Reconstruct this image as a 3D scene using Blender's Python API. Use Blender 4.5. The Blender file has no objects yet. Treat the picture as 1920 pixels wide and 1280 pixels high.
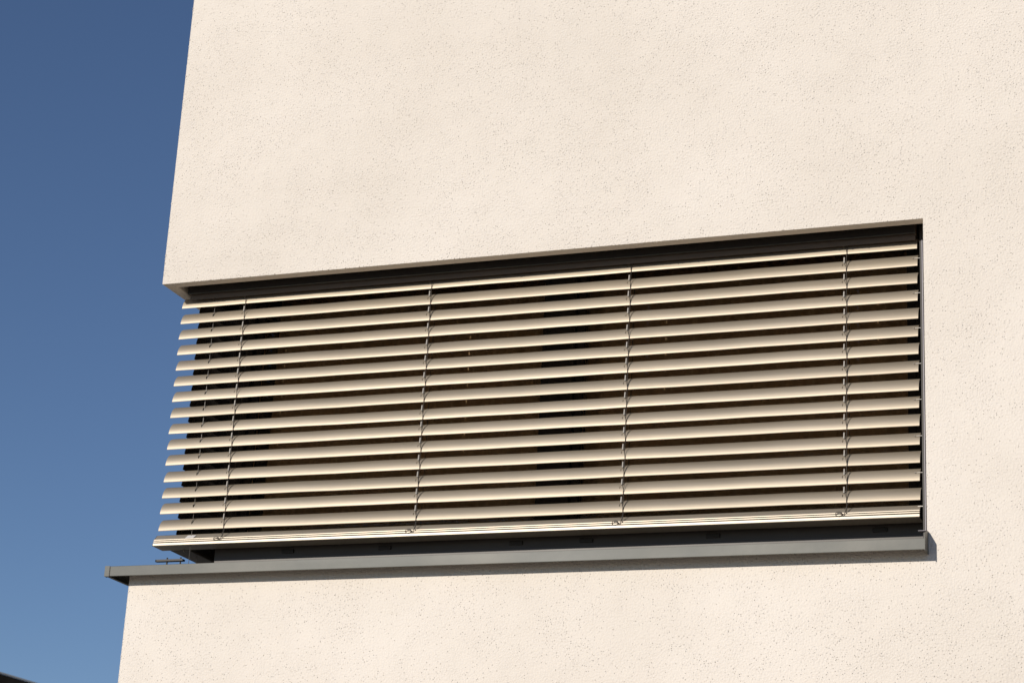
import bpy, bmesh, math, random
from mathutils import Vector, Matrix
random.seed(7)
R_ = math.radians
sc = bpy.context.scene
col = sc.collection

# ------------------------------------------------------------------ camera
cam_d = bpy.data.cameras.new("camera"); cam = bpy.data.objects.new("camera", cam_d); col.objects.link(cam)
rt = Vector((0.93688132, 0.34592386, 0.05089283))
up = Vector((0.06688671, -0.32018096, 0.94499223))
fw = Vector((-0.34319027, 0.88194152, 0.32310927))
M = Matrix((rt, up, -fw)).transposed().to_4x4()
M.translation = Vector((4.587372, -7.526575, -2.940860))
cam.matrix_world = M
cam_d.sensor_width = 36.0
cam_d.lens = 3941.66 / 1920 * 36
cam_d.clip_start = 0.1
cam_d.clip_end = 2000
cam_d.dof.use_dof = True
cam_d.dof.focus_distance = 8.2
cam_d.dof.aperture_fstop = 8.0
sc.camera = cam

# ------------------------------------------------------------------ light
to_sun = Vector((-0.0288, -0.074, 0.0275)).normalized()
elev = math.asin(to_sun.z)
azim = math.atan2(to_sun.x, to_sun.y)
w = bpy.data.worlds.new("World"); sc.world = w; w.use_nodes = True
nt = w.node_tree; nt.nodes.clear()
sky = nt.nodes.new("ShaderNodeTexSky"); sky.sky_type = 'NISHITA'; sky.sun_disc = False
sky.sun_elevation = elev; sky.sun_rotation = azim
sky.air_density = 1.0; sky.dust_density = 0.0; sky.ozone_density = 4.2; sky.altitude = 900
bg = nt.nodes.new("ShaderNodeBackground"); bg.inputs[1].default_value = 0.083
wo = nt.nodes.new("ShaderNodeOutputWorld")
tint = nt.nodes.new("ShaderNodeMix"); tint.data_type = 'RGBA'; tint.blend_type = 'MULTIPLY'; tint.inputs[0].default_value = 1
tint.inputs[7].default_value = (1.05, .965, .99, 1)      # camera white balance
nt.links.new(sky.outputs[0], tint.inputs[6]); nt.links.new(tint.outputs[2], bg.inputs[0]); nt.links.new(bg.outputs[0], wo.inputs[0])
sun_d = bpy.data.lights.new("sun", 'SUN'); sun = bpy.data.objects.new("sun", sun_d); col.objects.link(sun)
sun_d.energy = 3.45; sun_d.angle = R_(0.53); sun_d.color = (1.0, 0.945, 0.87)
sun.rotation_euler = (-to_sun).to_track_quat('-Z', 'Y').to_euler()
sc.view_settings.view_transform = 'Standard'; sc.view_settings.look = 'None'
sc.view_settings.gamma = 1.0; sc.view_settings.exposure = 0.0; sc.view_settings.use_curve_mapping = False

# ------------------------------------------------------------------ helpers
def link(name, me, mat=None, parent=None):
    o = bpy.data.objects.new(name, me); col.objects.link(o)
    if mat is not None and me is not None:
        me.materials.clear(); me.materials.append(mat)
    if parent is not None: o.parent = parent
    return o
def from_bm(name, bm, mat, parent=None, smooth=False, auto=None):
    bmesh.ops.recalc_face_normals(bm, faces=bm.faces[:])
    me = bpy.data.meshes.new(name); bm.to_mesh(me); bm.free()
    if smooth:
        for p in me.polygons: p.use_smooth = True
        if auto is not None: me.set_sharp_from_angle(angle=R_(auto))
    return link(name, me, mat, parent)
def thing(name, label, cat, loc=(0, 0, 0), group=None):
    o = bpy.data.objects.new(name, None); o.empty_display_size = .2; col.objects.link(o)
    o.location = loc; o['label'] = label; o['category'] = cat
    if group: o['group'] = group
    return o
def structure(o): o['kind'] = 'structure'; return o
def box(bm, x0, x1, y0, y1, z0, z1, bevel=0):
    r = bmesh.ops.create_cube(bm, size=1.0)
    for v in r['verts']:
        v.co = Vector(((x0+x1)/2 + v.co.x*(x1-x0), (y0+y1)/2 + v.co.y*(y1-y0), (z0+z1)/2 + v.co.z*(z1-z0)))
    if bevel:
        es = list({e for v in r['verts'] for e in v.link_edges})
        bmesh.ops.bevel(bm, geom=es, offset=bevel, segments=2, affect='EDGES', profile=.5)
def prism(bm, pts, f):
    """closed polygon pts [(a,b)], f(a,b,t) -> co with t 0/1"""
    v0 = [bm.verts.new(f(a, b, 0)) for a, b in pts]; v1 = [bm.verts.new(f(a, b, 1)) for a, b in pts]
    n = len(pts)
    for i in range(n):
        bm.faces.new((v0[i], v0[(i+1) % n], v1[(i+1) % n], v1[i]))
    bm.faces.new(v0[::-1]); bm.faces.new(v1)
def tube(bm, pts, r, n=6, close=False):
    pts = [Vector(p) for p in pts]; rings = []
    N = len(pts)
    for i, p in enumerate(pts):
        a = pts[(i-1) % N] if (i > 0 or close) else p
        b = pts[(i+1) % N] if (i < N-1 or close) else p
        t = (b-a).normalized()
        ref = Vector((0, 1, 0)) if abs(t.y) < .8 else Vector((1, 0, 0))
        u = t.cross(ref).normalized(); v = t.cross(u)
        rings.append([bm.verts.new(p + (u*math.cos(k*2*math.pi/n) + v*math.sin(k*2*math.pi/n))*r) for k in range(n)])
    m = N if close else N-1
    for i in range(m):
        A, B = rings[i], rings[(i+1) % N]
        for k in range(n): bm.faces.new((A[k], A[(k+1) % n], B[(k+1) % n], B[k]))
    if not close:
        bm.faces.new(rings[0][::-1]); bm.faces.new(rings[-1])

# ------------------------------------------------------------------ materials
def new_mat(name):
    m = bpy.data.materials.new(name); m.use_nodes = True
    nt = m.node_tree; b = nt.nodes["Principled BSDF"]
    return m, nt, b
def N(nt, t, **k):
    n = nt.nodes.new(t)
    for a, b in k.items(): setattr(n, a, b)
    return n
def ramp(nt, stops, inp):
    r = N(nt, "ShaderNodeValToRGB"); e = r.color_ramp.elements
    e[0].position, e[0].color = stops[0][0], (*stops[0][1], 1)
    e[1].position, e[1].color = stops[-1][0], (*stops[-1][1], 1)
    for p, c in stops[1:-1]:
        x = e.new(p); x.color = (*c, 1)
    nt.links.new(inp, r.inputs[0]); return r
def mth(nt, op, a, b=None):
    n = N(nt, "ShaderNodeMath", operation=op)
    for i, v in enumerate((a, b)):
        if v is None: continue
        if isinstance(v, (int, float)): n.inputs[i].default_value = v
        else: nt.links.new(v, n.inputs[i])
    return n.outputs[0]

def plaster():
    m, nt, b = new_mat("rubbed_render")
    L = nt.links.new
    tc = N(nt, "ShaderNodeTexCoord"); P = tc.outputs['Object']
    # sparse pits where a grain was dragged out while the render was rubbed
    def pits(scale, keep, rad, seed):
        mp = N(nt, "ShaderNodeMapping"); mp.inputs['Location'].default_value = (seed, seed*1.7, seed*.3); L(P, mp.inputs[0])
        wob = N(nt, "ShaderNodeTexNoise"); wob.inputs['Scale'].default_value = 160; L(mp.outputs[0], wob.inputs[0])
        add = N(nt, "ShaderNodeVectorMath", operation='MULTIPLY_ADD')
        L(wob.outputs['Color'], add.inputs[0]); add.inputs[1].default_value = (.006, .006, .006); L(mp.outputs[0], add.inputs[2])
        v = N(nt, "ShaderNodeTexVoronoi"); v.inputs['Scale'].default_value = scale; L(add.outputs[0], v.inputs[0])
        sep = N(nt, "ShaderNodeSeparateColor"); L(v.outputs['Color'], sep.inputs[0])
        pn = N(nt, "ShaderNodeTexNoise"); pn.inputs['Scale'].default_value = 4.5; pn.inputs['Detail'].default_value = 3; L(mp.outputs[0], pn.inputs[0])
        pm_ = N(nt, "ShaderNodeMapRange"); L(pn.outputs[0], pm_.inputs[0]); pm_.inputs[1].default_value = .32; pm_.inputs[2].default_value = .68; pm_.inputs[3].default_value = .1*keep; pm_.inputs[4].default_value = 1.7*keep
        sel = mth(nt, 'LESS_THAN', sep.outputs[0], pm_.outputs[0])
        # radius per cell
        rr = mth(nt, 'MULTIPLY_ADD', sep.outputs[1], rad*scale*.7); nt.nodes[-1].inputs[2].default_value = rad*scale*.5
        mr = N(nt, "ShaderNodeMapRange", interpolation_type='SMOOTHSTEP'); L(v.outputs['Distance'], mr.inputs[0])
        mr.inputs[1].default_value = 0; L(rr, mr.inputs[2]); mr.inputs[3].default_value = 1; mr.inputs[4].default_value = 0
        return mth(nt, 'MULTIPLY', mr.outputs[0], sel)
    p1 = pits(46, .55, .0028, 0.0)
    p2 = pits(105, .55, .0022, 3.1)
    pit = mth(nt, 'MAXIMUM', p1, mth(nt, 'MULTIPLY', p2, .7))
    # soft unevenness, clustered grain
    n1 = N(nt, "ShaderNodeTexNoise"); n1.inputs['Scale'].default_value = 120; n1.inputs['Detail'].default_value = 3; L(P, n1.inputs[0])
    n2 = N(nt, "ShaderNodeTexNoise"); n2.inputs['Scale'].default_value = 9; n2.inputs['Detail'].default_value = 4; L(P, n2.inputs[0])
    n3 = N(nt, "ShaderNodeTexNoise"); n3.inputs['Scale'].default_value = 1.3; n3.inputs['Detail'].default_value = 3; L(P, n3.inputs[0])
    clus = mth(nt, 'MULTIPLY', n1.outputs[0], n2.outputs[0])
    h = mth(nt, 'MULTIPLY_ADD', pit, -0.0055); nt.nodes[-1].inputs[2].default_value = 0
    h2 = mth(nt, 'MULTIPLY', clus, 0.0080)
    hh = mth(nt, 'ADD', h, h2)
    bp = N(nt, "ShaderNodeBump"); bp.inputs['Strength'].default_value = 1.0; bp.inputs['Distance'].default_value = 1.0
    L(hh, bp.inputs['Height']); L(bp.outputs[0], b.inputs['Normal'])
    base = ramp(nt, [(.3, (.770, .686, .588)), (.7, (.832, .748, .652))], n3.outputs[0])
    # shade inside the pits, painted into the base colour
    mix = N(nt, "ShaderNodeMix", data_type='RGBA'); L(mth(nt, 'MULTIPLY', pit, .24), mix.inputs[0])
    L(base.outputs[0], mix.inputs[6]); mix.inputs[7].default_value = (.20, .165, .12, 1)
    L(mix.outputs[2], b.inputs['Base Color'])
    b.inputs['Roughness'].default_value = .9
    b.inputs['Specular IOR Level'].default_value = .25
    return m
M_WALL = plaster()

def metal(name, c1, c2, metallic, rough, nscale=(3, 60, 60), bump=.0, rv=.06, spots=0.0):
    m, nt, b = new_mat(name); L = nt.links.new
    tc = N(nt, "ShaderNodeTexCoord"); mp = N(nt, "ShaderNodeMapping"); mp.inputs['Scale'].default_value = nscale
    L(tc.outputs['Object'], mp.inputs[0])
    n = N(nt, "ShaderNodeTexNoise"); n.inputs['Scale'].default_value = 1; n.inputs['Detail'].default_value = 4; L(mp.outputs[0], n.inputs[0])
    r = ramp(nt, [(.3, c1), (.7, c2)], n.outputs[0]); out = r.outputs[0]
    if spots:
        v = N(nt, "ShaderNodeTexVoronoi"); v.inputs['Scale'].default_value = 28; L(tc.outputs['Object'], v.inputs[0])
        sp = N(nt, "ShaderNodeSeparateColor"); L(v.outputs['Color'], sp.inputs[0])
        f = mth(nt, 'MULTIPLY', mth(nt, 'LESS_THAN', v.outputs['Distance'], .07), mth(nt, 'LESS_THAN', sp.outputs[0], spots))
        mx = N(nt, "ShaderNodeMix", data_type='RGBA'); L(mth(nt, 'MULTIPLY', f, .6), mx.inputs[0]); L(out, mx.inputs[6])
        mx.inputs[7].default_value = (.12, .09, .06, 1); out = mx.outputs[2]
    if spots:   # each piece has weathered a little differently
        oi = N(nt, "ShaderNodeObjectInfo"); hv = N(nt, "ShaderNodeHueSaturation"); L(out, hv.inputs['Color'])
        vr = N(nt, "ShaderNodeMapRange"); L(oi.outputs['Random'], vr.inputs[0]); vr.inputs[3].default_value = .92; vr.inputs[4].default_value = 1.07
        L(vr.outputs[0], hv.inputs['Value']); out = hv.outputs['Color']
        dn = N(nt, "ShaderNodeTexNoise"); dn.inputs['Scale'].default_value = 2.2; dn.inputs['Detail'].default_value = 5; L(tc.outputs['Object'], dn.inputs[0])
        df = N(nt, "ShaderNodeMapRange"); L(dn.outputs[0], df.inputs[0]); df.inputs[1].default_value = .42; df.inputs[2].default_value = .75; df.inputs[4].default_value = .30
        dm = N(nt, "ShaderNodeMix", data_type='RGBA'); L(df.outputs[0], dm.inputs[0]); L(out, dm.inputs[6]); dm.inputs[7].default_value = (.30, .26, .20, 1); out = dm.outputs[2]
    L(out, b.inputs['Base Color'])
    b.inputs['Metallic'].default_value = metallic
    mr = N(nt, "ShaderNodeMapRange"); L(n.outputs[0], mr.inputs[0]); mr.inputs[3].default_value = rough-rv; mr.inputs[4].default_value = rough+rv
    L(mr.outputs[0], b.inputs['Roughness'])
    if bump:
        n2 = N(nt, "ShaderNodeTexNoise"); n2.inputs['Scale'].default_value = 14; n2.inputs['Detail'].default_value = 2; L(tc.outputs['Object'], n2.inputs[0])
        bp = N(nt, "ShaderNodeBump"); bp.inputs['Distance'].default_value = bump; L(n2.outputs[0], bp.inputs['Height']); L(bp.outputs[0], b.inputs['Normal'])
    return m
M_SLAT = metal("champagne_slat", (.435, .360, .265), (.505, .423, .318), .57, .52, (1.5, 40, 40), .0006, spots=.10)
M_SLAT_SHADE = metal("shaded_slat", (.12, .10, .08), (.16, .135, .11), .5, .5, (1.5, 40, 40))  # slat colour darkened to stand in for shade on the side blind
M_RAIL = metal("champagne_rail", (.44, .375, .29), (.50, .43, .34), .5, .46, (2, 60, 60))
M_SILL = metal("grey_sill_paint", (.054, .054, .042), (.074, .073, .058), .1, .46, (2, 12, 12), .0004, spots=.05)
M_DARK = metal("dark_bronze_paint", (.022, .018, .014), (.032, .026, .020), .3, .5, (3, 20, 20))
M_FRAME = metal("anthracite_frame", (.058, .047, .037), (.076, .062, .050), .1, .45, (3, 20, 20))
M_TRIM = metal("pale_trim", (.15, .135, .14), (.20, .18, .19), .3, .45)
M_CORD = metal("dark_cord", (.05, .04, .03), (.075, .06, .047), 0, .8, (200, 200, 200))
M_BAND = metal("grey_band", (.40, .365, .315), (.48, .44, .39), 0, .7, (200, 200, 200))
M_STEEL = metal("steel", (.34, .31, .27), (.40, .37, .33), .5, .5)
M_ROOM = metal("room_plaster", (.62, .50, .40), (.70, .58, .47), 0, .9, (2, 2, 2))
M_MULL = metal("dark_sash_frame", (.016, .013, .011), (.022, .018, .015), .1, .5)
M_HEAD = metal("brown_head_rail", (.12, .088, .062), (.15, .11, .08), .1, .6)
M_FASCIA_SHADE = metal("shaded_fascia", (.016, .012, .009), (.022, .017, .013), 0, .7)  # recess shade put into the fascia colour
M_FILL = metal("fill_curtain_brown", (.70, .50, .32), (.78, .57, .38), 0, .9, (4, 4, 4))  # warm colour of the added panels that lighten the gaps
M_LABEL = metal("pale_sticker", (.60, .56, .52), (.68, .64, .60), 0, .5)

def glass():
    m = bpy.data.materials.new("window_glass"); m.use_nodes = True; nt = m.node_tree; nt.nodes.clear(); L = nt.links.new
    o = N(nt, "ShaderNodeOutputMaterial"); t = N(nt, "ShaderNodeBsdfTransparent"); t.inputs[0].default_value = (.92, .89, .84, 1)
    g = N(nt, "ShaderNodeBsdfGlossy"); g.inputs['Roughness'].default_value = .01; g.inputs[0].default_value = (.9, .9, .9, 1)
    f = N(nt, "ShaderNodeFresnel"); f.inputs[0].default_value = 1.5
    mx = N(nt, "ShaderNodeMixShader"); L(f.outputs[0], mx.inputs[0]); L(t.outputs[0], mx.inputs[1]); L(g.outputs[0], mx.inputs[2]); L(mx.outputs[0], o.inputs[0])
    return m
M_GLASS = glass()
def ground_mat():
    m, nt, b = new_mat("lawn_and_paving"); L = nt.links.new
    tc = N(nt, "ShaderNodeTexCoord"); n = N(nt, "ShaderNodeTexNoise"); n.inputs['Scale'].default_value = .35; n.inputs['Detail'].default_value = 8
    L(tc.outputs['Object'], n.inputs[0])
    r = ramp(nt, [(.35, (.25, .215, .165)), (.65, (.36, .32, .26))], n.outputs[0]); L(r.outputs[0], b.inputs['Base Color']); b.inputs['Roughness'].default_value = .9
    return m
M_GROUND = ground_mat()
M_ROOF = metal("dark_roofing", (.004, .0035, .003), (.009, .008, .007), 0, .85, (3, 3, 3))
M_ROOF.node_tree.nodes["Principled BSDF"].inputs["Specular IOR Level"].default_value = .05
M_FASCIA = metal("roof_edge_metal", (.008, .006, .005), (.03, .024, .018), .2, .5, (6, 6, 6))
M_NWALL = metal("neighbour_render", (.5, .47, .42), (.56, .53, .48), 0, .9, (1, 1, 1))

# ------------------------------------------------------------------ dimensions
W, H = 3.3248, 0.199          # right jamb, soffit height
GZ = -4.55                     # ground
SBOT, STOP, SP = -1.119, -1.078, 0.0742   # sill lip bottom, lip top, overhang
PITCH, D = 0.072, 0.130        # slat pitch, blind plane
XL, XR = 0.0351, 3.2786
SX, SY0, SY1 = 0.085, 0.195, 2.35          # side blind
def slat_z(k): return 0.0576 - PITCH*(k-2) + (.0005 if k == 1 else 0)
WD = 2.40                      # depth of the side opening

# ------------------------------------------------------------------ ground
bm = bmesh.new(); s = 900
vs = [bm.verts.new((x, y, GZ)) for x, y in ((-s, -s), (s, -s), (s, s), (-s, s))]; bm.faces.new(vs)
structure(from_bm("ground", bm, M_GROUND))

# ------------------------------------------------------------------ house
house = thing("house", "cream rubbed-render house with a recessed corner window behind grey sun blinds", "house", (0, 0, GZ))
def hchild(o):
    o.parent = house; o.matrix_parent_inverse = Matrix.Translation((0, 0, -GZ)); return o
def tmp(bm, name):
    bmesh.ops.recalc_face_normals(bm, faces=bm.faces[:])
    me = bpy.data.meshes.new(name); bm.to_mesh(me); bm.free(); o = bpy.data.objects.new(name, me); col.objects.link(o); return o
bm = bmesh.new(); box(bm, 0, 9.0, 0, 7.5, GZ-.2, 3.2); body = tmp(bm, "wall")
cuts = []
def cut(*a):
    bm = bmesh.new(); box(bm, *a); cuts.append(tmp(bm, "cut"))
ZB = -1.098
cut(-1, W, -1, .36, ZB, H)                # front opening
cut(-1, .36, .1, WD, ZB, H)               # side opening
cut(.05, W, .05, .36, H-.05, H+.26)       # box above the soffit, front
cut(.0503, .36, .06, WD, H-.05, H+.258)   # and side
cut(.3, 5.2, .3, 5.5, ZB-.9, H+.20)       # room
for c in cuts:
    md = body.modifiers.new("b", 'BOOLEAN'); md.operation = 'DIFFERENCE'; md.object = c; md.solver = 'EXACT'
md = body.modifiers.new("bev", 'BEVEL'); md.width = .005; md.segments = 3; md.limit_method = 'ANGLE'; md.angle_limit = R_(40)
bpy.context.view_layer.update()
dg = bpy.context.evaluated_depsgraph_get()
me = bpy.data.meshes.new_from_object(body.evaluated_get(dg))
body.modifiers.clear(); body.data = me; me.materials.clear(); me.materials.append(M_WALL)
for p in me.polygons: p.use_smooth = True
me.set_sharp_from_angle(angle=R_(50))
for c in cuts: bpy.data.objects.remove(c)
hchild(body)
# roof slab with metal coping
bm = bmesh.new(); box(bm, -.03, 9.03, -.03, 7.53, 3.2, 3.26, .004)
hchild(from_bm("roof_coping", bm, M_SILL))

# grains standing out along the plaster arrises (too many and too small to count)
bm = bmesh.new()
def grain(p, r):
    q = bmesh.ops.create_icosphere(bm, subdivisions=1, radius=r)
    sx, sy, sz = (random.uniform(.7, 1.4) for _ in range(3))
    for v in q['verts']: v.co = Vector((v.co.x*sx, v.co.y*sy, v.co.z*sz)) + Vector(p)
for i in range(520):
    grain((random.uniform(0.01, W), random.uniform(.0005, .003), H + random.uniform(.0005, .004)), random.choice((1,1,1,1.5))*random.uniform(.0012, .0027))
for i in range(620):
    z = random.choice((random.uniform(H, 1.8), random.uniform(-1.9, ZB-.02)))
    grain((random.uniform(.0008, .003), random.uniform(.0008, .003), z), random.choice((1,1,1,1.5))*random.uniform(.0013, .0029))
for i in range(330):
    grain((W + random.uniform(.0008, .003), random.uniform(.0005, .0025), random.uniform(SBOT, H)), random.uniform(.001, .002))
g = from_bm("plaster_grain", bm, M_WALL, smooth=True); g['kind'] = 'stuff'; hchild(g)

# ------------------------------------------------------------------ window
WY = .250
def window_root(lab):
    e = bpy.data.objects.new("window", None); col.objects.link(e); e['label'] = lab; return hchild(e)
win_f = window_root("front window with a dark frame behind the blind"); win_s = window_root("side window with a dark frame behind the side blind")
FZ0, FZ1 = -1.05, H+.16
# front frame with corner post, as separate lengths butted together
def fr(name, *a, mat=M_FRAME, bev=.004, own=None):
    bm = bmesh.new(); box(bm, *a, bev); o = from_bm(name, bm, mat)
    if own == "room": return hchild(o)
    o.parent = own or win_f; return o
front_frame = fr("window_frame", WY, W-.002, WY, WY+.07, FZ0, -.935)          # bottom length
def winpart(name, *a, mat=M_FRAME, bev=.003, own=None): return fr(name, *a, mat=mat, bev=bev, own=own)
winpart("frame_post", WY, WY+.09, WY+.0005, WY+.09, -.934, FZ1, mat=M_MULL)
winpart("mullion", 1.728, 1.838, WY+.004, WY+.072, -.934, FZ1, mat=M_MULL)
winpart("frame_post", W-.075, W-.002, WY+.002, WY+.07, -.934, FZ1, mat=M_MULL)
winpart("frame_head", WY+.09, W-.075, WY+.003, WY+.068, H+.08, FZ1, mat=M_MULL)
# opening sash bars inside each bay
for a, b_ in ((WY+.092, 1.726), (1.840, W-.077)):
    winpart("sash", a, b_, WY+.018, WY+.06, -.933, -.875, mat=M_MULL)
    winpart("sash", a, a+.036, WY+.019, WY+.061, -.874, H+.078, mat=M_MULL)
    winpart("sash", b_-.036, b_, WY+.019, WY+.061, -.874, H+.078, mat=M_MULL)
    winpart("glass_pane", a+.037, b_-.037, WY+.036, WY+.042, -.874, H+.078, mat=M_GLASS, bev=0)
# side frame
winpart("window_frame", WY+.001, WY+.07, WY+.071, WD-.002, FZ0, -.936, own=win_s)
winpart("frame_head", WY+.003, WY+.068, WY+.092, WD-.002, H+.081, FZ1, own=win_s)
winpart("glass_pane", WY+.036, WY+.042, WY+.092, WD-.01, -.935, H+.08, mat=M_GLASS, bev=0, own=win_s)
# added curtain panels in soft folds, to warm and lighten the gaps
for a, b_ in ((WY+.14, 1.71), (1.852, W-.02)):
    bm = bmesh.new(); n = 150; rows = []
    for i in range(n+1):
        x = a + (b_-a)*i/n; y = .385 + .012*math.sin(i*.62) + .006*math.sin(i*.23+1)
        rows.append((bm.verts.new((x, y, -1.0)), bm.verts.new((x, y, H+.17))))
    for i in range(n): bm.faces.new((rows[i][0], rows[i+1][0], rows[i+1][1], rows[i][1]))
    bmesh.ops.recalc_face_normals(bm, faces=bm.faces[:]); bmesh.ops.solidify(bm, geom=bm.faces[:], thickness=.0012)
    c_ = from_bm("fill_curtain", bm, M_FILL, smooth=True); hchild(c_)
# drainage caps on the bottom frame length
capm = None
for x in (.6, 1.047, 1.627, 1.927, 2.45, 3.105):
    if capm is None:
        bm = bmesh.new(); box(bm, -.028, .028, -.006, .002, -.0085, .0085, .002)
        o = from_bm("drain_cap", bm, M_DARK); capm = o.data
    else:
        o = link("drain_cap", capm)
    o.location = (x, WY-.001, -.9600); o.parent = win_f
# floor, ceiling boards of the room
o = winpart("room_ceiling", .31, 5.19, .31, 5.49, H+.176, H+.198, mat=M_ROOM, bev=0, own="room")
winpart("room_wall", .31, 5.19, 5.40, 5.49, ZB-.88, H+.17, mat=M_ROOM, bev=0, own="room")
winpart("room_wall", 5.10, 5.19, .40, 5.39, ZB-.88, H+.17, mat=M_ROOM, bev=0, own="room")

# ------------------------------------------------------------------ window sill
sill = hchild(bpy.data.objects.new("window_sill", None)); col.objects.link(sill)
def schild(o): o.parent = sill; return o
# front length
bm = bmesh.new()
T = .0025
def sill_prof(back):
    # (depth, z) outer side, then back along the inner side
    r = .0016
    out = [(back, STOP+.012)]
    for k in range(5):
        a = math.pi/2*k/4
        out.append((-SP + r - r*math.sin(a), STOP - r + r*math.cos(a)))
    out += [(-SP, SBOT), (-SP+.012, SBOT), (-SP+.012, SBOT+T), (-SP+T, SBOT+T), (-SP+T, STOP-r-.001), (-SP+r+.001, STOP-T), (back, STOP+.012-T)]
    return out
pf = sill_prof(WY-.002)
prism(bm, pf, lambda a, b, t: (((a if a < 0 else a) if t == 0 else W+.002), a, b))
schild(from_bm("sill_sheet", bm, M_SILL))
bm = bmesh.new()
prism(bm, pf, lambda a, b, t: (a-.0004 if a > 0 else a, (a + .0006 if t == 0 else WD+.05), b - .0002))
schild(from_bm("sill_sheet", bm, M_SILL))
# corner cover, two wings round the mitre, 2 mm proud
e = .0025
bm = bmesh.new()
prism(bm, [(-SP-e, -SP-e), (-SP+.020, -SP-e), (-SP+.020, -SP-.0005), (-SP-.0005, -SP-.0005), (-SP-.0005, -SP+.020), (-SP-e, -SP+.020)],
      lambda a, b, t: (a, b, SBOT-.002 if t == 0 else STOP+.001))
schild(from_bm("corner_cover", bm, M_SILL))
bm = bmesh.new()
box(bm, -SP+.0205, -SP+.0222, -SP-.0012, -SP-.0003, SBOT, STOP-.003)
schild(from_bm("joint_seal", bm, M_DARK))
# upturned end cap at the right
bm = bmesh.new()
prism(bm, [(-SP-.003, SBOT-.003), (0.0, SBOT-.003), (0.0, -1.036), (-.018, -1.037), (-SP-.001, -1.056), (-SP-.003, -1.060)],
      lambda a, b, t: (W+.0025 if t == 0 else W+.0045, a, b))
schild(from_bm("end_cap", bm, M_SILL))
bm = bmesh.new(); box(bm, W-.028, W+.002, -.030, -.004, -1.040, -1.0375, .0005); schild(from_bm("sealing_lip", bm, M_TRIM))

# jamb trim bead
bm = bmesh.new(); box(bm, W-.0072, W-.0032, .0015, .050, -1.036, H-.088, .0006)
hchild(from_bm("jamb_bead", bm, M_TRIM))
bm = bmesh.new(); box(bm, W-.0031, W-.0003, .0055, .050, -1.036, H-.088); hchild(from_bm("joint_seal", bm, M_DARK))

# ------------------------------------------------------------------ blinds
A0, A1, LEN = R_(82), R_(3), .0842    # tangent slopes at the outer and inner edge, width of the strip
def ang(i):
    return A0 + (A1-A0)*(max(i, 0)/14)**1.38
def arc():
    pts = [(0.0, 0.0)]; n = 14; ds = LEN/n; d = z = 0
    for i in range(n):
        a = ang(i+.5)
        d += math.cos(a)*ds; z += math.sin(a)*ds; pts.append((d, z))
    return pts
ARC = arc()
def slat_mesh(x0, x1, f, slots, name, seed, mat=None):
    """f(u, depth, z) -> co; slots [(u, half, i0, i1)] punched openings"""
    rnd = random.Random(seed)
    us = {x0, x1}
    k = int((x1-x0)/.16)
    for i in range(1, k): us.add(x0 + (x1-x0)*i/k)
    for (u, hw, _, _) in slots: us |= {u-hw, u+hw, u-hw*.45, u+hw*.45}
    us = sorted(us)
    ph = [rnd.uniform(0, 6.28) for _ in range(3)]
    def wav(u): return .0008*math.sin(u*2.3+ph[0]) + .0005*math.sin(u*7.7+ph[1]) + .0004*math.sin(u*17+ph[2])
    bm = bmesh.new()
    # beaded edges: small hem at the bottom turned inward
    prof = [(.0032, .0008), (.0026, -.0014), (.0008, -.0020)] + ARC + [(ARC[-1][0]+.0022, ARC[-1][1]-.0008), (ARC[-1][0]+.0014, ARC[-1][1]-.0026)]
    G = [[bm.verts.new(f(u, d, z + wav(u))) for d, z in prof] for u in us]
    for i in range(len(us)-1):
        um = (us[i]+us[i+1])/2
        for j in range(len(prof)-1):
            hole = False
            for (u, hw, j0, j1) in slots:
                if abs(um-u) < hw and j0 <= j < j1:
                    if not (abs(um-u) > hw*.45 and (j == j0 or j == j1-1)): hole = True
            if hole: continue
            bm.faces.new((G[i][j], G[i+1][j], G[i+1][j+1], G[i][j+1]))
    bmesh.ops.recalc_face_normals(bm, faces=bm.faces[:])
    bmesh.ops.solidify(bm, geom=bm.faces[:], thickness=.0006)
    me = bpy.data.meshes.new(name); bm.to_mesh(me); bm.free()
    for p in me.polygons: p.use_smooth = True
    me.set_sharp_from_angle(angle=R_(50))
    me.materials.append(mat or M_SLAT)
    return me
CORDS = [.350, 1.231, 2.114, 3.002]
CAB = .190
slots = [(CAB, .0044, 7, 11)] + [(c-.018, .0028, 7, 9) for c in CORDS]
fblind = thing("venetian_blind", "champagne grey external venetian blind facing us, spanning the front of the corner window", "blind", (XL, D, -.95), "external venetian blinds of the corner window")
def fchild(o): o.parent = fblind; o.matrix_parent_inverse = Matrix.Translation((-XL, -D, .95)); return o
meshes = [slat_mesh(XL, XR, lambda u, d, z: (u, D+d, z), slots, "slat", s) for s in range(4)]
rnd = random.Random(3)
for k in range(1, 16):
    o = bpy.data.objects.new("slat", meshes[(k*3) % 4]); col.objects.link(o)
    o.location = (rnd.uniform(-.0012, .0012), 0, slat_z(k)); 
    fchild(o)
    # hang each slat very slightly differently
    o.rotation_euler = (rnd.uniform(-.010, .010), rnd.uniform(-.0003, .0003), 0)
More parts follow.
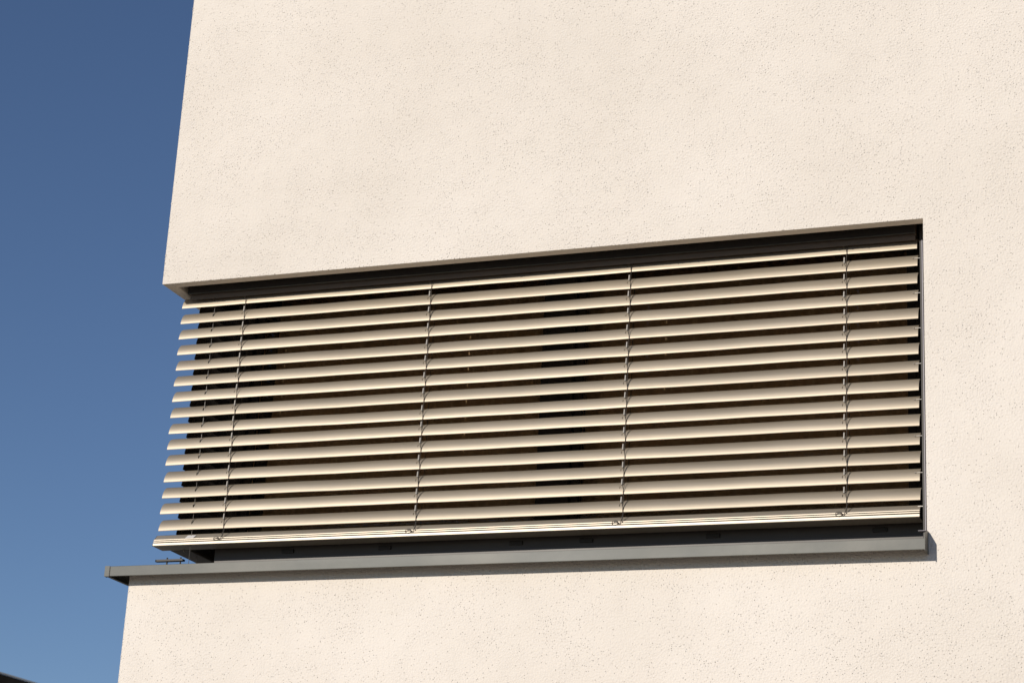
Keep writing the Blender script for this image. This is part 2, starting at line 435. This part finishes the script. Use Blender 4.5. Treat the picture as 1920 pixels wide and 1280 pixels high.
# bottom rail
def rail_prof():
    z0 = -.946
    p = [(.0, z0)]
    p += [(-.002, z0+.002), (-.002, z0+.0115), (-.0005, z0+.0125), (.016, z0+.0135), (.016, z0+.0170), (.0005, z0+.0172), (.0005, z0+.0208), (.018, z0+.0218),
          (.018, z0+.0252), (.0025, z0+.0254), (.0025, z0+.0285), (.0060, z0+.0292)]
    p += [(.026, z0+.050), (.036, z0+.055), (.060, z0+.056), (.088, z0+.044), (.090, z0+.004), (.086, z0)]
    return p
RP = rail_prof()
bm = bmesh.new(); prism(bm, RP, lambda a, b, t: (.0175 if t == 0 else XR-.003, D+a, b))
rail = fchild(from_bm("bottom_rail", bm, M_RAIL, smooth=True, auto=25))
bm = bmesh.new()
prism(bm, [(p[0], p[1]) for p in RP], lambda a, b, t: (.0155 if t == 0 else .0173, D+a, b)); o = from_bm("rail_end_cap", bm, M_DARK); fchild(o)
bm = bmesh.new()
prism(bm, [(p[0], p[1]) for p in RP], lambda a, b, t: (XR-.0028 if t == 0 else XR-.001, D+a, b)); o = from_bm("rail_end_cap", bm, M_DARK); fchild(o)
# sticker on the sloping face of the rail, left end
bm = bmesh.new()
def on_slope(t): return Vector((0, D+.004+(.018)*t-.0004, -.946+.028+.022*t+.0005))
vs = []
for (x, t) in ((.165, .05), (.205, .05), (.212, .75), (.172, .75)):
    p = on_slope(t); vs.append(bm.verts.new((x, p.y, p.z)))
f_ = bm.faces.new(vs); r = bmesh.ops.extrude_face_region(bm, geom=[f_])
for v in r['geom']:
    if isinstance(v, bmesh.types.BMVert): v.co += Vector((0, -.0006, .0004))
fchild(from_bm("sticker", bm, M_LABEL))
# head rail: closed box with a thin turned lip along its lower front edge
bm = bmesh.new()
box(bm, .075, XR-.002, D-.026, D+.075, .186, H+.077, .001)
fchild(from_bm("head_rail", bm, M_HEAD))
bm = bmesh.new(); box(bm, .073, XR-.001, D-.0305, D-.0265, .1815, H+.06, .0005)
fchild(from_bm("fascia", bm, M_FASCIA_SHADE))
bm = bmesh.new(); box(bm, .078, XR-.004, D-.0125, D-.010, .1605, .1855, .0005)
fchild(from_bm("shade_plate", bm, M_HEAD))  # added plate, its brown stands in for shade on the top slat
bm = bmesh.new(); box(bm, .074, XR-.0005, D-.0325, D-.0310, .1815, .1850, .0003)
fchild(from_bm("fascia_lip", bm, M_SILL))  # paler strip stands in for bounced light on the rail edge
# guide rail at the right jamb
bm = bmesh.new()
prism(bm, [(-.012, 0), (-.012, .028), (.068, .028), (.068, 0), (.066, 0), (.066, .026), (-.010, .026), (-.010, 0)],
      lambda a, b, t: (W-.034+b, D+a, -1.05 if t == 0 else H+.07))
fchild(from_bm("guide_rail", bm, M_DARK))
# guide pins on every second slat
pm = None
for k in list(range(2, 16, 2)):
    zz = slat_z(k) + .034
    if pm is None:
        bm = bmesh.new(); tube(bm, [(XR-.012, D+.008, 0), (W-.008, D+.008, 0)], .0017, 6)
        tube(bm, [(XR-.019, D+.0045, .0), (XR-.0165, D+.0045, .0)], .0024, 6)
        o = from_bm("guide_pin", bm, M_STEEL, smooth=True, auto=60); pm = o.data
    else: o = link("guide_pin", pm)
    o.location = (0, 0, zz); fchild(o)
bm = bmesh.new(); tube(bm, [(XR-.012, D+.02, -.900), (W-.006, D+.02, -.900)], .0025, 6); fchild(from_bm("guide_pin", bm, M_STEEL))
# cord clips: a short grey sleeve at the top of every slat beside each ladder cord
ztop = H+.07
cm = None
for c in CORDS:
    for k in range(1, 16):
        if cm is None:
            bm = bmesh.new(); tube(bm, [(-.0125, D+.010, .039), (-.0125, D+.011, .041), (-.012, D+.0125, .062), (-.012, D+.0125, .064)], .0031, 8)
            q = from_bm("cord_clip", bm, M_BAND, smooth=True, auto=60); cm = q.data
        else: q = link("cord_clip", cm)
        q.location = (c + rnd.uniform(-.001, .001), 0, slat_z(k) + rnd.uniform(-.002, .002)); fchild(q)
# ladder cords: front cord, back cord, loops round each slat
rc = random.Random(11)
for ci, c in enumerate(CORDS):
    bm = bmesh.new()
    pts = [(c+.002, D-.002, ztop)]
    for k in range(1, 16):
        z = slat_z(k)
        pts += [(c+rc.uniform(-.0025, .0025), D-.0018, z+.030), (c+rc.uniform(-.0015, .0015), D-.0035, z+.004), (c+rc.uniform(-.001, .001), D-.0032, z-.006)]
    pts += [(c+.001, D-.003, slat_z(15)-.028), (c-.004, D-.004, -.920)]
    tube(bm, pts, .0013, 6)
    for k in range(1, 16):
        z = slat_z(k)
        # loop strand from the band slot down to the front edge
        def onarc(i, off=.0016):
            d, zz = ARC[i]; a = ang(i)
            return (D + d - math.sin(a)*off, z + zz + math.cos(a)*off)
        w_ = rc.uniform(.7, 1.2)
        pl = []
        for i, t in ((9, -.012), (7, -.0105*w_), (5, -.007*w_), (3, -.0025), (1, 0)):
            yy, z2 = onarc(i); pl.append((c+t, yy, z2))
        tube(bm, pl, .0008, 5)
        # rung under the slat up to the back cord
        tube(bm, [(c, D-.001, z-.003), (c, D+.022, z+.026), (c, D+.046, z+.050)], .0008, 5)
        # dark strand on the right, drawn in for the cord's shadow on the slat
        if rc.random() < .8:
            q = rc.uniform(.008, .016); yy, z2 = onarc(9, .003); y3, z3 = onarc(5, .004)
            tube(bm, [(c+q, *onarc(11, .0014)), (c+q*.8, yy, z2), (c+q*.35, y3, z3), (c+.0005, *onarc(2, .002))], .0008, 5)
    pts = [(c+.002, D+.050, ztop)] + [(c+rc.uniform(-.001, .001), D+.050, slat_z(k)+.052) for k in range(1, 16)] + [(c, D+.050, -.9)]
    tube(bm, pts, .0013, 6)
    fchild(from_bm("ladder_cord", bm, M_CORD, smooth=True))
    # knotted ring resting on the rail front
    bm = bmesh.new(); cx = c - .030; cz = -.924
    tube(bm, [(cx + .013*math.cos(t*math.pi/6), D-.0045-.002*math.sin(t*.9), cz + (.0085 if ci != 0 else .007)*math.sin(t*math.pi/6)) for t in range(12)], .0014, 5, True)
    tube(bm, [(cx+.012, D-.004, cz-.004), (cx+.02, D-.005, cz-.001), (c-.006, D-.0045, cz+.006), (c+.001, D-.003, cz+.028)], .0013, 5)
    tube(bm, [(c-.009, D-.004, cz+.018), (c-.002, D-.003, cz+.026), (c+.006, D-.001, cz+.040)], .0010, 5)
    fchild(from_bm("cord_ring", bm, M_CORD, smooth=True))
# tensioned guide cable near the corner
bm = bmesh.new(); tube(bm, [(CAB, D+.0150, ztop), (CAB, D+.0150, -1.045)], .0011, 8)
fchild(from_bm("guide_cable", bm, M_STEEL, smooth=True))
# punched cable eyelets (dark plastic sleeve in each slot)
em = None
for k in range(1, 16):
    if em is None:
        bm = bmesh.new()
        loop = []
        for t in range(10):
            a = t*2*math.pi/10; s_ = 9.0 + 2.0*math.sin(a); i = int(s_); fr_ = s_-i
            d = ARC[i][0]*(1-fr_)+ARC[i+1][0]*fr_; zz = ARC[i][1]*(1-fr_)+ARC[i+1][1]*fr_
            an_ = ang(s_)
            loop.append((CAB + .0044*math.cos(a), D + d - math.sin(an_)*.0008, zz + math.cos(an_)*.0008))
        tube(bm, loop, .0009, 5, True)
        o = from_bm("eyelet", bm, M_CORD, smooth=True); em = o.data
    else: o = link("eyelet", em)
    o.location = (0, 0, slat_z(k)); fchild(o)

# side blind round the corner
sblind = thing("venetian_blind", "side blind of shade-darkened slats receding round the left corner of the window", "blind", (SX, SY0, -.95), "external venetian blinds of the corner window")
def sdchild(o): o.parent = sblind; o.matrix_parent_inverse = Matrix.Translation((-SX, -SY0, .95)); return o
sm = slat_mesh(SY0, SY1, lambda u, d, z: (SX+d, u, z), [], "slat", 9, M_SLAT_SHADE)
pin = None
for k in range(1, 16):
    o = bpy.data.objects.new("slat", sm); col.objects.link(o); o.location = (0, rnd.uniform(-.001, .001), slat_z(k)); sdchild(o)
    if pin is None:
        bm = bmesh.new(); tube(bm, [(SX+.0375, SY0-.010, .046), (SX+.0375, SY0+.004, .046)], .0035, 8)
        q = from_bm("slat_pin", bm, M_STEEL, smooth=True, auto=50); pin = q.data
    else: q = link("slat_pin", pin)
    q.location = (0, 0, slat_z(k)); sdchild(q)
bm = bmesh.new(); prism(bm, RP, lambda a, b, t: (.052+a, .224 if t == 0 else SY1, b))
sdchild(from_bm("bottom_rail", bm, M_SLAT_SHADE, smooth=True, auto=25))
bm = bmesh.new(); prism(bm, RP, lambda a, b, t: (.052+a, .2222 if t == 0 else .2238, b))
sdchild(from_bm("rail_end_cap", bm, M_DARK))
for (x, z) in ((.086, -.932), (.125, -.936), (.120, -.951)):
    bm = bmesh.new(); tube(bm, [(x, .2145, z), (x, .2221, z)], .0035, 8); sdchild(from_bm("screw", bm, M_STEEL, smooth=True, auto=50))
bm = bmesh.new()
prism(bm, [(-.030, .183), (-.030, H+.075), (.045, H+.075), (.045, .183)], lambda a, b, t: (SX+a, .180 if t == 0 else SY1, b))
sdchild(from_bm("head_rail", bm, M_DARK))
bm = bmesh.new(); tube(bm, [(SX+.0205, SY0+.16, H+.07), (SX+.0205, SY0+.16, -1.04)], .0016, 8); sdchild(from_bm("guide_cable", bm, M_STEEL))
for u in (.75, 1.6, 2.2):
    bm = bmesh.new(); box(bm, SX+.0235, SX+.0241, u-.003, u+.003, -.9, H+.07); sdchild(from_bm("lift_band", bm, M_CORD))
    bm = bmesh.new(); tube(bm, [(SX-.003, u, H+.07), (SX-.003, u, -.92)], .0013); sdchild(from_bm("ladder_cord", bm, M_CORD))

# cable bracket on the sill at the corner
br = thing("cable_bracket", "small dark cable bracket standing on the sill under the left end of the blinds", "bracket", (.10, .15, -1.0))
bm = bmesh.new()
pts = []
for t in range(13):
    a = math.pi/2 + math.pi*t/12; pts.append((.040 + .011*math.cos(a), .145 + .011*math.sin(a)))
pts += [(.165, .134), (.165, .156)]
prism(bm, pts, lambda a, b, t: (a, b, -1.012 if t == 0 else -1.004))
o = from_bm("plate", bm, M_DARK); o.parent = br; o.matrix_parent_inverse = Matrix.Translation((-.10, -.15, 1.0))
for x in (.085, .15):
    bm = bmesh.new(); tube(bm, [(x, .145, -1.065), (x, .145, -.995)], .0035, 8); o = from_bm("bolt", bm, M_DARK, smooth=True, auto=50)
    o.parent = br; o.matrix_parent_inverse = Matrix.Translation((-.10, -.15, 1.0))
bm = bmesh.new(); box(bm, .035, .048, .1405, .1495, -1.0135, -1.0122, .0004); o = from_bm("cable_stop", bm, M_TRIM)
o.parent = br; o.matrix_parent_inverse = Matrix.Translation((-.10, -.15, 1.0))

# ------------------------------------------------------------------ neighbour's roof, bottom left
nb = thing("neighbour_house", "dark roof corner of a distant house low at the left edge of the picture", "house", (-24, 30, GZ))
def nchild(o): o.parent = nb; o.matrix_parent_inverse = Matrix.Translation((24, -30, -GZ)); return o
ez = 3.26; y0 = 25.0; sl = (3.0723-3.2558)/(-17.0212+17.7277)
xa = -17.7277
def rz(x): return ez + sl*(x-xa)
x_e, x_r = -15.2, -20.6       # eave and ridge
prof = [(x_e, rz(x_e)), (x_r, rz(x_r)), (2*x_r-x_e, rz(x_e)), (2*x_r-x_e+.12, rz(x_e)-.2), (x_r, rz(x_r)-.2), (x_e-.12, rz(x_e)-.2)]
bm = bmesh.new(); prism(bm, prof, lambda a, b, t: (a, y0 if t == 0 else y0+9, b)); nchild(from_bm("roof", bm, M_ROOF))
bm = bmesh.new(); prism(bm, [(x_e, rz(x_e)+.004), (x_r, rz(x_r)+.004), (x_r, rz(x_r)+.03), (x_e, rz(x_e)+.03)], lambda a, b, t: (a, y0-.04 if t == 0 else y0+.10, b))
nchild(from_bm("verge_trim", bm, M_FASCIA))
bm = bmesh.new(); hw = abs(x_e-x_r)-.5
prism(bm, [(x_r+hw, GZ), (x_r+hw, rz(x_e)+.0), (x_r, rz(x_r)-.25), (x_r-hw, rz(x_e)), (x_r-hw, GZ)], lambda a, b, t: (a, y0+.5 if t == 0 else y0+8.5, b))
nchild(from_bm("wall", bm, M_NWALL))
wmesh = None
for (x, z) in ((-22.5, -.6), (-18.7, -.6), (-22.5, -3.2), (-18.7, -3.2)):
    bm = bmesh.new(); box(bm, x-.55, x+.55, y0+.44, y0+.52, z-.6, z+.6, .01); f_ = nchild(from_bm("window_frame", bm, M_NWALL))
    bm = bmesh.new(); box(bm, x-.47, x+.47, y0+.43, y0+.45, z-.52, z+.52); o = from_bm("pane", bm, M_FRAME); o.parent = f_
